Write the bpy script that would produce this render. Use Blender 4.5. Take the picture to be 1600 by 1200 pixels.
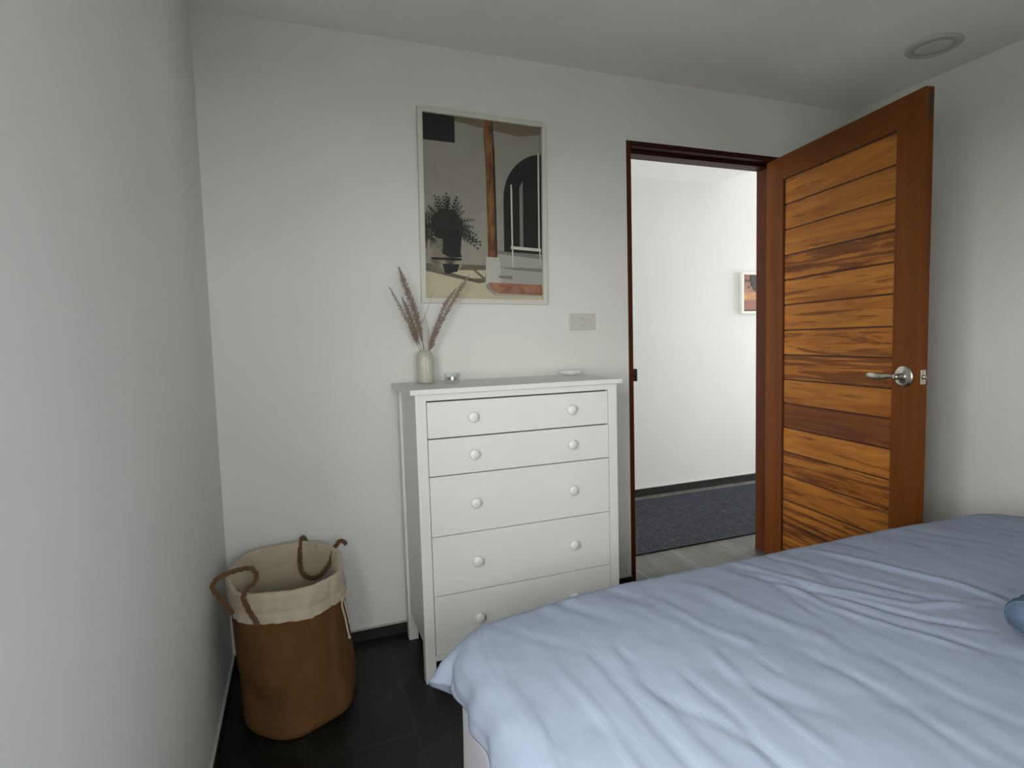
import bpy, bmesh, math, random
import numpy as np
from mathutils import Vector, Matrix, noise
random.seed(7)
PI = math.pi
for o in list(bpy.data.objects): bpy.data.objects.remove(o)
sc = bpy.context.scene
C = sc.collection

# ------------------------------------------------------------ camera
cam_d = bpy.data.cameras.new('camera'); cam = bpy.data.objects.new('camera', cam_d); C.objects.link(cam)
yaw, pitch, roll, fpx = 0.3610, 0.0747, -0.0283, 885.2
f = Vector((math.sin(yaw)*math.cos(pitch), math.cos(yaw)*math.cos(pitch), -math.sin(pitch)))
r = Vector((math.cos(yaw), -math.sin(yaw), 0)); u = r.cross(f)
r2 = r*math.cos(roll)+u*math.sin(roll); u2 = -r*math.sin(roll)+u*math.cos(roll)
M = Matrix((r2, u2, -f)).transposed().to_4x4(); M.translation = Vector((0.3128, -2.527, 1.308))
cam.matrix_world = M
cam_d.sensor_fit = 'HORIZONTAL'; cam_d.sensor_width = 36; cam_d.lens = 36*fpx/1600
cam_d.clip_start = 0.02
sc.camera = cam

# ------------------------------------------------------------ world, daylight, exposure
w = bpy.data.worlds.new('sky'); sc.world = w; w.use_nodes = True
wn = w.node_tree; bg = wn.nodes['Background']
_tc = wn.nodes.new('ShaderNodeTexCoord'); _sp = wn.nodes.new('ShaderNodeSeparateXYZ'); _rp = wn.nodes.new('ShaderNodeValToRGB')
wn.links.new(_tc.outputs['Generated'], _sp.inputs[0]); wn.links.new(_sp.outputs['Z'], _rp.inputs['Fac'])
_e = _rp.color_ramp.elements; _e[0].position = 0.0; _e[0].color = (0.95, 0.945, 0.885, 1); _e[1].position = 0.9; _e[1].color = (0.93, 0.95, 0.93, 1)
wn.links.new(_rp.outputs['Color'], bg.inputs[0]); bg.inputs[1].default_value = 23.0
sc.view_settings.view_transform = 'Standard'; sc.view_settings.look = 'None'
sc.view_settings.gamma = 1; sc.view_settings.exposure = 0.0
try: sc.view_settings.use_curve_mapping = False
except Exception: pass

def area(name, loc, direction, sx, sy, power, col, spread=180):
    l = bpy.data.lights.new(name, 'AREA'); l.shape = 'RECTANGLE'; l.size = sx; l.size_y = sy
    l.energy = power; l.color = col; l.spread = math.radians(spread)
    o = bpy.data.objects.new(name, l); C.objects.link(o); o.location = loc
    o.rotation_euler = Vector(direction).to_track_quat('-Z', 'Y').to_euler()
    return o
# daylight coming in at the bedroom window (left wall, beside the camera) and at the two ends of the hall
WY0, WY1, WZ0, WZ1 = -2.85, -1.84, 0.85, 1.90      # bedroom window in the left wall
VX0, VX1, VZ0, VZ1 = 0.12, 0.74, 1.12, 1.84          # unseen rear window, added to brighten the far wall and chest
po = area('window_portal', (-0.115, (WY0+WY1)/2, (WZ0+WZ1)/2), (1, 0, 0), WY1-WY0, WZ1-WZ0, 1, (1, 1, 1)); po.data.cycles.is_portal = True
po = area('rear_fill_portal', ((VX0+VX1)/2, -3.475, (VZ0+VZ1)/2), (0, 1, 0), VX1-VX0, VZ1-VZ0, 1, (1, 1, 1)); po.data.cycles.is_portal = True
area('hall_daylight_right', (6.05, 0.77, 1.45), (-1, 0, -0.1), 1.1, 1.9, 50, (0.98, 0.985, 0.975))
area('hall_daylight_left', (-0.05, 0.77, 1.45), (1, 0, -0.1), 1.1, 1.9, 31, (0.98, 0.985, 0.975))

# ------------------------------------------------------------ helpers
def tag(o, label=None, cat=None, group=None, kind=None):
    if label: o['label'] = label
    if cat: o['category'] = cat
    if group: o['group'] = group
    if kind: o['kind'] = kind
    return o
def thing(name, label, cat, loc=(0,0,0), rotz=0, group=None):
    o = bpy.data.objects.new(name, None); C.objects.link(o)
    o.location = loc; o.rotation_euler = (0,0,rotz); o.empty_display_size = 0.1
    return tag(o, label, cat, group)
def obj(name, bm, mats, parent=None, smooth=None, bevel=0, seg=2, loc=None, keep=False):
    me = bpy.data.meshes.new(name)
    if not keep: bmesh.ops.recalc_face_normals(bm, faces=bm.faces)
    bm.to_mesh(me); bm.free()
    if not isinstance(mats, (list, tuple)): mats = [mats]
    for m in mats: me.materials.append(m)
    o = bpy.data.objects.new(name, me); C.objects.link(o)
    if parent is not None: o.parent = parent
    if loc: o.location = loc
    if smooth:
        me.polygons.foreach_set('use_smooth', [True]*len(me.polygons))
    if bevel:
        b = o.modifiers.new('bevel', 'BEVEL'); b.width = bevel; b.segments = seg; b.limit_method = 'ANGLE'; b.angle_limit = math.radians(40)
        b.harden_normals = True
        me.polygons.foreach_set('use_smooth', [True]*len(me.polygons))
    return o
def box(bm, x0, x1, y0, y1, z0, z1, mi=0):
    vs = [bm.verts.new(p) for p in ((x0,y0,z0),(x1,y0,z0),(x1,y1,z0),(x0,y1,z0),(x0,y0,z1),(x1,y0,z1),(x1,y1,z1),(x0,y1,z1))]
    fs = []
    for q in ((3,2,1,0),(4,5,6,7),(0,1,5,4),(1,2,6,5),(2,3,7,6),(3,0,4,7)):
        fc = bm.faces.new([vs[i] for i in q]); fc.material_index = mi; fs.append(fc)
    return fs
def B(*a, **k):
    bm = bmesh.new(); box(bm, *a, **k); return bm
def lathe(bm, prof, n=48, c=(0,0,0), axis='z', ribs=None):
    rings = []
    for (rad, h) in prof:
        ring = []
        for i in range(n):
            a = 2*PI*i/n; rr = rad
            if ribs: rr = rad*(1+ribs(a, h))
            if axis == 'z': p = (c[0]+rr*math.cos(a), c[1]+rr*math.sin(a), c[2]+h)
            elif axis == 'y': p = (c[0]+rr*math.cos(a), c[1]+h, c[2]+rr*math.sin(a))
            else: p = (c[0]+h, c[1]+rr*math.cos(a), c[2]+rr*math.sin(a))
            ring.append(bm.verts.new(p))
        rings.append(ring)
    for k in range(len(rings)-1):
        for i in range(n):
            j = (i+1) % n
            bm.faces.new((rings[k][i], rings[k][j], rings[k+1][j], rings[k+1][i]))
    for rg in (rings[0], rings[-1]):
        if (rg[0].co - rg[n//2].co).length > 1e-5: bm.faces.new(rg)
    return rings
def smooth_path(pts, n=8):
    P = [Vector(p) for p in pts]; out = []
    P = [P[0]*2-P[1]] + P + [P[-1]*2-P[-2]]
    for i in range(1, len(P)-2):
        for k in range(n):
            t = k/n; a, b, c_, d = P[i-1:i+3]
            out.append(0.5*((2*b)+(c_-a)*t+(2*a-5*b+4*c_-d)*t*t+(3*b-a-3*c_+d)*t**3))
    out.append(P[-2]); return out
def tube(bm, pts, rad, n=10, sect=None, cap=True):
    rings = []; prevn = None
    for i, p in enumerate(pts):
        t = (pts[min(i+1, len(pts)-1)]-pts[max(i-1, 0)]).normalized()
        if prevn is None:
            nn = t.orthogonal().normalized()
        else:
            nn = (prevn - t*prevn.dot(t)).normalized()
        prevn = nn; bb = t.cross(nn)
        rr = rad(i/(len(pts)-1)) if callable(rad) else rad
        ring = []
        for k in range(n):
            a = 2*PI*k/n; q = rr*(sect(a, i) if sect else 1)
            ring.append(bm.verts.new(p+nn*math.cos(a)*q+bb*math.sin(a)*q))
        rings.append(ring)
    for k in range(len(rings)-1):
        for i in range(n):
            j = (i+1) % n
            bm.faces.new((rings[k][i], rings[k][j], rings[k+1][j], rings[k+1][i]))
    if cap: bm.faces.new(rings[0]); bm.faces.new(rings[-1])

# ------------------------------------------------------------ materials
def mat(name, col, rough=0.5, metal=0, spec=0.5):
    m = bpy.data.materials.new(name); m.use_nodes = True
    b = m.node_tree.nodes['Principled BSDF']
    b.inputs['Base Color'].default_value = (*col, 1); b.inputs['Roughness'].default_value = rough
    b.inputs['Metallic'].default_value = metal; b.inputs['Specular IOR Level'].default_value = spec
    return m
def nn(m, t, **k):
    n = m.node_tree.nodes.new(t)
    for a, v in k.items(): setattr(n, a, v)
    return n
def lk(m, a, b): m.node_tree.links.new(a, b)
def bsdf(m): return m.node_tree.nodes['Principled BSDF']
def coords(m, scale=(1,1,1), rot=(0,0,0), src='Object'):
    tc = nn(m, 'ShaderNodeTexCoord'); mp = nn(m, 'ShaderNodeMapping')
    mp.inputs['Scale'].default_value = scale; mp.inputs['Rotation'].default_value = rot
    lk(m, tc.outputs[src], mp.inputs['Vector']); return mp.outputs['Vector']
def noi(m, vec, scale, detail=4, rough=0.5, dist=0):
    n = nn(m, 'ShaderNodeTexNoise'); n.inputs['Scale'].default_value = scale; n.inputs['Detail'].default_value = detail
    n.inputs['Roughness'].default_value = rough; n.inputs['Distortion'].default_value = dist
    lk(m, vec, n.inputs['Vector']); return n.outputs['Fac']
def ramp(m, fac, stops):
    n = nn(m, 'ShaderNodeValToRGB'); e = n.color_ramp.elements
    while len(e) < len(stops): e.new(0.5)
    for i, (p, c) in enumerate(stops):
        e[i].position = p; e[i].color = (*c, 1) if len(c) == 3 else c
    lk(m, fac, n.inputs['Fac']); return n.outputs['Color']
def bump(m, h, strength=0.2, dist=0.01):
    n = nn(m, 'ShaderNodeBump'); n.inputs['Strength'].default_value = strength; n.inputs['Distance'].default_value = dist
    lk(m, h, n.inputs['Height']); lk(m, n.outputs['Normal'], bsdf(m).inputs['Normal'])
def mixc(m, fac, a, b, mode='MIX'):
    n = nn(m, 'ShaderNodeMix', data_type='RGBA', blend_type=mode)
    for s, v in ((0, fac), (6, a), (7, b)):
        if hasattr(v, 'is_linked') or hasattr(v, 'links'): lk(m, v, n.inputs[s])
        else: n.inputs[s].default_value = v if not isinstance(v, tuple) else ((*v, 1) if len(v) == 3 else v)
    return n.outputs[2]

def plaster(name, col):
    m = mat(name, col, 0.6, spec=0.3)
    v = coords(m); h = noi(m, v, 9, 6, 0.6); h2 = noi(m, v, 2.2, 2)
    mixh = nn(m, 'ShaderNodeMath', operation='ADD'); lk(m, h, mixh.inputs[0]); lk(m, h2, mixh.inputs[1])
    bump(m, mixh.outputs[0], 0.10, 0.02)
    lk(m, ramp(m, h2, [(0.3, tuple(c*0.975 for c in col)), (0.7, col)]), bsdf(m).inputs['Base Color'])
    return m
M_wall = plaster('wall_paint', (0.785, 0.785, 0.77))
M_ceil = plaster('ceiling_paint', (0.88, 0.88, 0.86))
def tiles(name, k, grout, veins):
    m = mat(name, (0.05,0.05,0.05), 0.42, spec=0.28)
    v = coords(m)
    br = nn(m, 'ShaderNodeTexBrick'); br.offset = 0.5; br.inputs['Scale'].default_value = 1
    br.inputs['Brick Width'].default_value = 1.2; br.inputs['Row Height'].default_value = 0.355
    br.inputs['Mortar Size'].default_value = 0.0022; br.inputs['Mortar Smooth'].default_value = 0.1
    br.inputs['Color1'].default_value = (0.2,0.2,0.2,1); br.inputs['Color2'].default_value = (0.8,0.8,0.8,1)
    mp = nn(m, 'ShaderNodeMapping'); mp.inputs['Rotation'].default_value = (0,0,PI/2); mp.inputs['Location'].default_value = (1.10, -0.27, 0)
    mp.vector_type = 'POINT'
    lk(m, v, mp.inputs['Vector']); lk(m, mp.outputs['Vector'], br.inputs['Vector'])
    v2 = coords(m, (6, 1.6, 1), (0,0,0.25))
    n1 = noi(m, v2, 1.5, 8, 0.62, 0.8)
    base = ramp(m, n1, [(0.25, (0.60*k,0.60*k,0.55*k)), (0.5, (k,k,0.9*k)), (0.75, (1.5*k,1.47*k,1.35*k))])
    # thin light veins
    v3 = coords(m, (1.0, 0.5, 1), (0,0,0.6)); n2 = noi(m, v3, 2.4, 5, 0.55, 1.2)
    ab = nn(m, 'ShaderNodeMath', operation='SUBTRACT'); lk(m, n2, ab.inputs[0]); ab.inputs[1].default_value = 0.5
    ab2 = nn(m, 'ShaderNodeMath', operation='ABSOLUTE'); lk(m, ab.outputs[0], ab2.inputs[0])
    vein = ramp(m, ab2.outputs[0], [(0.0, (0.35,0.35,0.35)), (0.010, (0,0,0))])
    c = mixc(m, vein, base, veins)
    c = mixc(m, 0.16, c, br.outputs['Color'], 'MULTIPLY')
    c = mixc(m, br.outputs['Fac'], c, grout)
    lk(m, c, bsdf(m).inputs['Base Color'])
    bump(m, n1, 0.12, 0.004)
    return m
M_tile_shaded = tiles('slate_tile_shaded', 0.010, (0.028,0.028,0.026), (0.05,0.05,0.045))  # same slate as the hall, darkened to stand in for shade
M_tile_lit = tiles('slate_tile_lit', 0.125, (0.30,0.30,0.28), (0.10,0.10,0.09))  # lighter copy of the bedroom slate, hall light put into its colour
def skirt_tile():
    m = mat('dark_skirting_tile', (0.05,0.05,0.047), 0.4)
    n1 = noi(m, coords(m, (1,1,6)), 5, 6, 0.6, 0.6)
    lk(m, ramp(m, n1, [(0.3, (0.012,0.012,0.011)), (0.7, (0.026,0.026,0.024))]), bsdf(m).inputs['Base Color'])
    return m
M_skirt = skirt_tile()
M_trimline = plaster('skirting_top_edge', (0.50,0.50,0.48))

def wood(name, dark, mid, light, axis, rough=0.35, sc_=1.0, streak=0.5):
    """long grain along axis (0,1,2)"""
    m = mat(name, mid, rough)
    s = [26*sc_, 26*sc_, 26*sc_]; s[axis] = 1.1*sc_
    v = coords(m, tuple(s))
    n1 = noi(m, v, 1.0, 7, 0.62, 0.6)
    s2 = [5*sc_]*3; s2[axis] = 0.5*sc_
    n2 = noi(m, coords(m, tuple(s2)), 1.0, 3, 0.5, 0.8)
    c1 = ramp(m, n1, [(0.28, dark), (0.52, mid), (0.75, light)])
    c2 = ramp(m, n2, [(0.25, tuple(x*0.55 for x in mid)), (0.6, light)])
    lk(m, mixc(m, streak, c1, c2), bsdf(m).inputs['Base Color'])
    bump(m, n1, 0.10, 0.001)
    bsdf(m).inputs['Specular IOR Level'].default_value = 0.14
    return m
M_frame = wood('mahogany_frame', (0.035,0.008,0.003), (0.075,0.018,0.006), (0.115,0.032,0.010), 2, 0.45)
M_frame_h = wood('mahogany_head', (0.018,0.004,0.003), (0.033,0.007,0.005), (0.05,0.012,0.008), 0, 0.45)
M_stile = wood('door_stile_wood', (0.075,0.018,0.003), (0.135,0.036,0.006), (0.18,0.054,0.009), 2, 0.45)
M_rail = wood('door_rail_wood', (0.075,0.018,0.003), (0.130,0.035,0.006), (0.18,0.054,0.009), 0, 0.45)

def plank_mat():
    m = mat('panel_plank_wood', (0.4,0.16,0.04), 0.45)
    tc = nn(m, 'ShaderNodeTexCoord')
    at = nn(m, 'ShaderNodeAttribute'); at.attribute_name = 'plank'
    sep = nn(m, 'ShaderNodeSeparateColor'); lk(m, at.outputs['Color'], sep.inputs[0])
    off = nn(m, 'ShaderNodeVectorMath', operation='MULTIPLY_ADD')
    lk(m, at.outputs['Color'], off.inputs[0]); off.inputs[1].default_value = (37.0, 11.0, 0.0); lk(m, tc.outputs['Object'], off.inputs[2])
    # slope: shear z with x a little so that streaks run at a slant inside a plank
    def mapped(scale, rot):
        mp = nn(m, 'ShaderNodeMapping'); mp.inputs['Scale'].default_value = scale; mp.inputs['Rotation'].default_value = rot
        lk(m, off.outputs[0], mp.inputs['Vector']); return mp.outputs['Vector']
    fine = noi(m, mapped((2.2, 1, 60), (0, 0.06, 0)), 1.0, 6, 0.65, 0.5)
    big = noi(m, mapped((1.4, 1, 9), (0, 0.14, 0)), 1.0, 4, 0.55, 1.3)
    st = noi(m, mapped((1.1, 1, 19), (0, 0.16, 0)), 1.35, 5, 0.6, 1.5)
    base = ramp(m, big, [(0.25, (0.22,0.068,0.011)), (0.45, (0.36,0.130,0.021)), (0.62, (0.44,0.172,0.028)), (0.8, (0.30,0.098,0.016))])
    base = mixc(m, 0.35, base, ramp(m, fine, [(0.3, (0.30,0.30,0.30)), (0.6, (1,1,1))]), 'MULTIPLY')
    # dark heartwood streaks, threshold driven by the plank's own red attribute
    th = nn(m, 'ShaderNodeMath', operation='MULTIPLY_ADD'); lk(m, sep.outputs[1], th.inputs[0]); th.inputs[1].default_value = 0.22; lk(m, st, th.inputs[2])
    mask = ramp(m, th.outputs[0], [(0.60, (0,0,0)), (0.665, (0.72,0.72,0.72)), (0.80, (0.92,0.92,0.92))])
    c = mixc(m, mask, base, (0.105,0.032,0.010))
    hm = nn(m, 'ShaderNodeMath', operation='MULTIPLY'); lk(m, sep.outputs[2], hm.inputs[0]); lk(m, ramp(m, big, [(0.3, (0.6,0.6,0.6)), (0.5, (1,1,1))]), hm.inputs[1])
    c = mixc(m, hm.outputs[0], c, (0.115,0.030,0.012))
    mult = nn(m, 'ShaderNodeMath', operation='MULTIPLY_ADD'); lk(m, sep.outputs[0], mult.inputs[0]); mult.inputs[1].default_value = 0.35; mult.inputs[2].default_value = 0.78
    cb = nn(m, 'ShaderNodeCombineColor')
    for i in range(3): lk(m, mult.outputs[0], cb.inputs[i])
    c = mixc(m, 1.0, c, cb.outputs[0], 'MULTIPLY')
    lk(m, c, bsdf(m).inputs['Base Color'])
    bump(m, fine, 0.08, 0.001)
    bsdf(m).inputs['Specular IOR Level'].default_value = 0.15
    return m
M_plank = plank_mat()
M_groove = mat('dark_groove', (0.04,0.01,0.006), 0.6)
M_white = mat('white_lacquer', (0.74,0.75,0.725), 0.38)
M_whiteside = mat('white_lacquer_knob', (0.80,0.80,0.78), 0.3)
M_dark = mat('drawer_gap_dark', (0.02,0.02,0.02), 0.8)
M_nickel = mat('brushed_nickel', (0.55,0.53,0.48), 0.28, 1)
M_black = mat('black_metal', (0.015,0.012,0.012), 0.5)
M_plate = mat('switch_plastic', (0.62,0.61,0.565), 0.4)
M_plate2 = mat('switch_rocker_plastic', (0.57,0.56,0.52), 0.35)
M_pframe = mat('pale_wood_frame', (0.66,0.64,0.58), 0.5)
M_pframe2 = mat('white_frame', (0.85,0.83,0.76), 0.5)

def cloth(name, col, weave=900, bs=0.15, rough=0.85, var=0.06, sheen=0.2):
    m = mat(name, col, rough, spec=0.2)
    v = coords(m)
    wv1 = nn(m, 'ShaderNodeTexWave'); wv1.inputs['Scale'].default_value = weave/6.28; lk(m, v, wv1.inputs['Vector']); wv1.bands_direction = 'X'
    wv2 = nn(m, 'ShaderNodeTexWave'); wv2.inputs['Scale'].default_value = weave/6.28; lk(m, v, wv2.inputs['Vector']); wv2.bands_direction = 'Z'
    n = noi(m, v, 120, 3)
    a = nn(m, 'ShaderNodeMath', operation='ADD'); lk(m, wv1.outputs['Fac'], a.inputs[0]); lk(m, n, a.inputs[1])
    a2 = nn(m, 'ShaderNodeMath', operation='ADD'); lk(m, a.outputs[0], a2.inputs[0]); lk(m, wv2.outputs['Fac'], a2.inputs[1])
    bump(m, a2.outputs[0], bs, 0.001)
    n3 = noi(m, v, 14, 4)
    lk(m, ramp(m, n3, [(0.3, tuple(c*(1-var) for c in col)), (0.7, tuple(min(1, c*(1+var)) for c in col))]), bsdf(m).inputs['Base Color'])
    bsdf(m).inputs['Sheen Weight'].default_value = sheen
    return m
M_duvet = cloth('grey_blue_cotton', (0.262,0.300,0.395), var=0.03, sheen=0)
M_valance = cloth('pale_lilac_sheet', (0.42,0.42,0.48))
M_blue = cloth('blue_chambray', (0.060,0.088,0.135), weave=1500, var=0.3, sheen=0)
M_burlap = cloth('brown_burlap', (0.165,0.078,0.027), weave=1100, bs=0.6, var=0.14, sheen=0)
M_linen = cloth('cream_cotton_lining', (0.50,0.43,0.33), weave=1500)
M_rope = cloth('brown_rope', (0.135,0.066,0.028), weave=2200, bs=0.5, var=0.2)
def rugmat():
    m = mat('charcoal_rug_pile', (0.03,0.033,0.042), 0.95, spec=0.1)
    v = coords(m); wv = nn(m, 'ShaderNodeTexWave'); wv.bands_direction = 'X'; wv.inputs['Scale'].default_value = 16; wv.inputs['Distortion'].default_value = 0.6; lk(m, v, wv.inputs['Vector'])
    wv2 = nn(m, 'ShaderNodeTexWave'); wv2.bands_direction = 'Y'; wv2.inputs['Scale'].default_value = 22; lk(m, v, wv2.inputs['Vector'])
    n = noi(m, v, 70, 4, 0.7); n2 = noi(m, v, 11, 3)
    c = ramp(m, n, [(0.3, (0.024,0.026,0.033)), (0.5, (0.056,0.061,0.077)), (0.72, (0.108,0.115,0.140))])
    c = mixc(m, 0.55, c, ramp(m, wv.outputs['Fac'], [(0.15, (0.25,0.25,0.25)), (0.6, (1,1,1))]), 'MULTIPLY')
    c = mixc(m, 0.35, c, ramp(m, wv2.outputs['Fac'], [(0.1, (0.3,0.3,0.3)), (0.5, (1,1,1))]), 'MULTIPLY')
    c = mixc(m, 0.3, c, ramp(m, n2, [(0.35, (0.5,0.5,0.5)), (0.65, (1,1,1))]), 'MULTIPLY')
    lk(m, c, bsdf(m).inputs['Base Color']); bump(m, n, 0.6, 0.003); return m
M_rug = rugmat()
M_rugedge = mat('black_rug_binding', (0.012,0.012,0.016), 0.8)
M_vase = mat('cream_glaze', (0.50,0.49,0.42), 0.22)
M_wax = mat('white_wax', (0.86,0.85,0.82), 0.4)
M_alu = mat('aluminium_cup', (0.7,0.7,0.7), 0.3, 1)
M_ceramic = mat('white_ceramic', (0.80,0.80,0.80), 0.22)
M_grass = mat('dried_grass_stem', (0.16,0.125,0.07), 0.8)
M_plume = mat('dried_grass_plume', (0.34,0.26,0.21), 0.9)
M_glass = bpy.data.materials.new('clear_glass'); M_glass.use_nodes = True
_nt = M_glass.node_tree; _nt.nodes.remove(bsdf(M_glass)); _out = [n for n in _nt.nodes if n.type == 'OUTPUT_MATERIAL'][0]
_tr = _nt.nodes.new('ShaderNodeBsdfTransparent'); _tr.inputs[0].default_value = (0.955, 0.97, 0.97, 1)
_gl = _nt.nodes.new('ShaderNodeBsdfGlossy'); _gl.inputs['Roughness'].default_value = 0.04
_fr = _nt.nodes.new('ShaderNodeLayerWeight'); _fr.inputs['Blend'].default_value = 0.18
_mx = _nt.nodes.new('ShaderNodeMixShader')
_nt.links.new(_fr.outputs['Facing'], _mx.inputs[0]); _nt.links.new(_tr.outputs[0], _mx.inputs[1]); _nt.links.new(_gl.outputs[0], _mx.inputs[2]); _nt.links.new(_mx.outputs[0], _out.inputs[0])
M_lamp = mat('ceiling_light_plastic', (0.52,0.52,0.50), 0.5)
M_lamp2 = mat('ceiling_light_diffuser', (0.62,0.62,0.60), 0.45)
M_pvc = mat('white_window_frame', (0.8,0.8,0.8), 0.35)

# ------------------------------------------------------------ room
W, H, YB, T = 3.469, 2.611, -3.35, 0.13
HY = 1.42            # far side of the hall
def struct(name, bm, m, parent=None, **k):
    o = obj(name, bm, m, parent, **k)
    if parent is None: o['kind'] = 'structure'
    return o
bm = bmesh.new(); box(bm, -0.12, W+0.12, YB-0.12, 0.0, -0.1, 0.0); struct('floor', bm, M_tile_shaded)
bm = bmesh.new(); box(bm, -0.42, 6.32, 0.0, HY+0.12, -0.1, 0.0); struct('floor_hall', bm, M_tile_lit)
bm = bmesh.new(); box(bm, -0.12, W+0.12, YB-0.12, T, H, H+0.12); struct('ceiling', bm, M_ceil)
# far wall with the doorway
DX0, DX1, DZ = 1.916, 2.932, 2.3016
bm = bmesh.new()
box(bm, -0.12, DX0, 0, T, 0, H+0.5); box(bm, DX1, 6.2, 0, T, 0, H+0.5); box(bm, DX0, DX1, 0, T, DZ, H+0.5)
struct('wall_far', bm, M_wall)
# left wall with the window beside the camera
bm = bmesh.new()
box(bm, -0.12, 0, WY1, 0, 0, H); box(bm, -0.12, 0, YB-0.12, WY0, 0, H)
box(bm, -0.12, 0, WY0, WY1, 0, WZ0); box(bm, -0.12, 0, WY0, WY1, WZ1, H)
struct('wall_left', bm, M_wall)
bm = bmesh.new(); box(bm, W, W+0.12, YB-0.12, 0, 0, H); struct('wall_right', bm, M_wall)
bm = bmesh.new()
box(bm, 0, VX0, YB-0.12, YB, 0, H); box(bm, VX1, W, YB-0.12, YB, 0, H); box(bm, VX0, VX1, YB-0.12, YB, 0, VZ0); box(bm, VX0, VX1, YB-0.12, YB, VZ1, H)
struct('wall_back', bm, M_wall)
bm = bmesh.new(); e = 0.045
for a in ((VX0, VX0+e, VZ0, VZ1), (VX1-e, VX1, VZ0, VZ1), (VX0+e, VX1-e, VZ0, VZ0+e), (VX0+e, VX1-e, VZ1-e, VZ1), ((VX0+VX1)/2-.03, (VX0+VX1)/2+.03, VZ0+e, VZ1-e)):
    box(bm, a[0], a[1], YB-0.10, YB-0.05, a[2], a[3])
struct('fill_window_2', bm, M_pvc, bevel=0.003)  # frame of the added rear window that fills in light from behind
bm = bmesh.new(); e = 0.05
for a in ((WY0, WY0+e, WZ0, WZ1), (WY1-e, WY1, WZ0, WZ1), (WY0+e, WY1-e, WZ0, WZ0+e), (WY0+e, WY1-e, WZ1-e, WZ1), ((WY0+WY1)/2-.03, (WY0+WY1)/2+.03, WZ0+e, WZ1-e)):
    box(bm, -0.10, -0.05, *a)
wf = struct('window_1', bm, M_pvc, bevel=0.003)
# ground outside the window
bm = B(-14, -0.45, -14, 8, -0.35, -0.25); box(bm, -0.45, 14, -14, -3.6, -0.35, -0.25); struct('ground', bm, mat('grass_ground', (0.05,0.07,0.03), 0.9))
# hall
HH = 2.583
bm = bmesh.new()
box(bm, -0.3, 6.2, HY, HY+0.12, 0, H+0.5)
box(bm, -0.42, -0.3, T, HY, 0, H+0.5); box(bm, 6.2, 6.32, T, HY, 0, H+0.5)
struct('wall_hall', bm, M_wall)
# hall ceiling: level over the left part, then rising to the right
bm = bmesh.new()
xs = [(-0.3, HH), (3.70, HH), (4.6, HH+0.36), (6.2, HH+0.40)]
top = HH+0.55
lo = [[bm.verts.new((x, y, z)) for x, z in xs] for y in (T, HY)]
hi = [[bm.verts.new((x, y, top)) for x, z in xs] for y in (T, HY)]
for i in range(3):
    bm.faces.new((lo[0][i], lo[0][i+1], lo[1][i+1], lo[1][i])); bm.faces.new((hi[0][i], hi[1][i], hi[1][i+1], hi[0][i+1]))
    bm.faces.new((lo[0][i], hi[0][i], hi[0][i+1], lo[0][i+1])); bm.faces.new((lo[1][i], lo[1][i+1], hi[1][i+1], hi[1][i]))
bm.faces.new((lo[0][0], lo[1][0], hi[1][0], hi[0][0])); bm.faces.new((lo[0][3], hi[0][3], hi[1][3], lo[1][3]))
struct('ceiling_hall', bm, M_ceil)
# skirtings: dark tile with a thin plastered top edge
hb = 0.047
def skirt(name, x0, x1, y0, y1):
    bm = B(x0, x1, y0, y1, 0, hb); return struct(name, bm, M_skirt, bevel=0.0012)
skirt('baseboard_far_left', 0.012, DX0, -0.012, 0)
skirt('baseboard_far_right', DX1, W-0.012, -0.012, 0)
skirt('baseboard_left', 0, 0.012, YB, 0)
skirt('baseboard_right', W-0.012, W, YB, 0)
skirt('baseboard_back', 0.012, W-0.012, YB, YB+0.012)
bm = B(-0.3, 6.2, HY-0.012, HY, 0, 0.062); struct('baseboard_hall', bm, M_skirt, bevel=0.0012)
def tline(name, x0, x1, y0, y1, z=hb): struct(name, B(x0, x1, y0, y1, z, z+0.007), M_trimline, bevel=0.002)
tline('trim_1', 0.010, DX0, -0.010, 0); tline('trim_2', 0, 0.010, YB, -0.010)
tline('trim_3', -0.3, 6.2, HY-0.010, HY, 0.062)

# ------------------------------------------------------------ door frame (trim) and door
fr = bpy.data.objects.new('trim_4', None); C.objects.link(fr); fr['kind'] = 'structure'
FY = -0.004
def jamb(name, x0, x1, sx0, sx1):
    bm = bmesh.new(); box(bm, x0, x1, FY, T+0.002, 0, DZ); box(bm, sx0, sx1, 0.048, T+0.001, 0, 2.2575)
    return obj(name, bm, M_frame, fr, bevel=0.002)
jl = jamb('left_jamb', DX0, 1.942, 1.940, 1.956)
jr = jamb('right_jamb', 2.906, DX1, 2.882, 2.908)
bm = bmesh.new(); box(bm, 1.942, 2.906, FY, T+0.002, 2.275, DZ); box(bm, 1.942, 2.906, 0.048, T+0.001, 2.257, 2.277)
obj('head', bm, M_frame_h, fr, bevel=0.002)
bm = B(1.936, 1.970, 0.004, 0.044, 1.083, 1.147); obj('strike_plate', bm, M_black, fr, bevel=0.002)
for z in (1.93, 1.18, 0.30):
    bm = bmesh.new(); lathe(bm, [(0.0001,-0.003),(0.004,-0.003),(0.004,0.0),(0.0001,0)], 12, (2.882, 0.095, z), 'x'); obj('screw_cap', bm, M_groove, jr)
M_sill = None

# door leaf, local frame: x along the width from the hinge edge, y = thickness (0 = face we see), z up
DW, DT, DH = 0.990, 0.042, 2.268
ang = math.atan2(-0.975, -0.160)
door = bpy.data.objects.new('door_1', None); C.objects.link(door); door['kind'] = 'structure'
door.location = (2.862, 0.034, 0.006); door.rotation_euler = (0, 0, ang)
S0, S1, RT, RB = 0.142, DW-0.131, 2.142, 0.075
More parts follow.
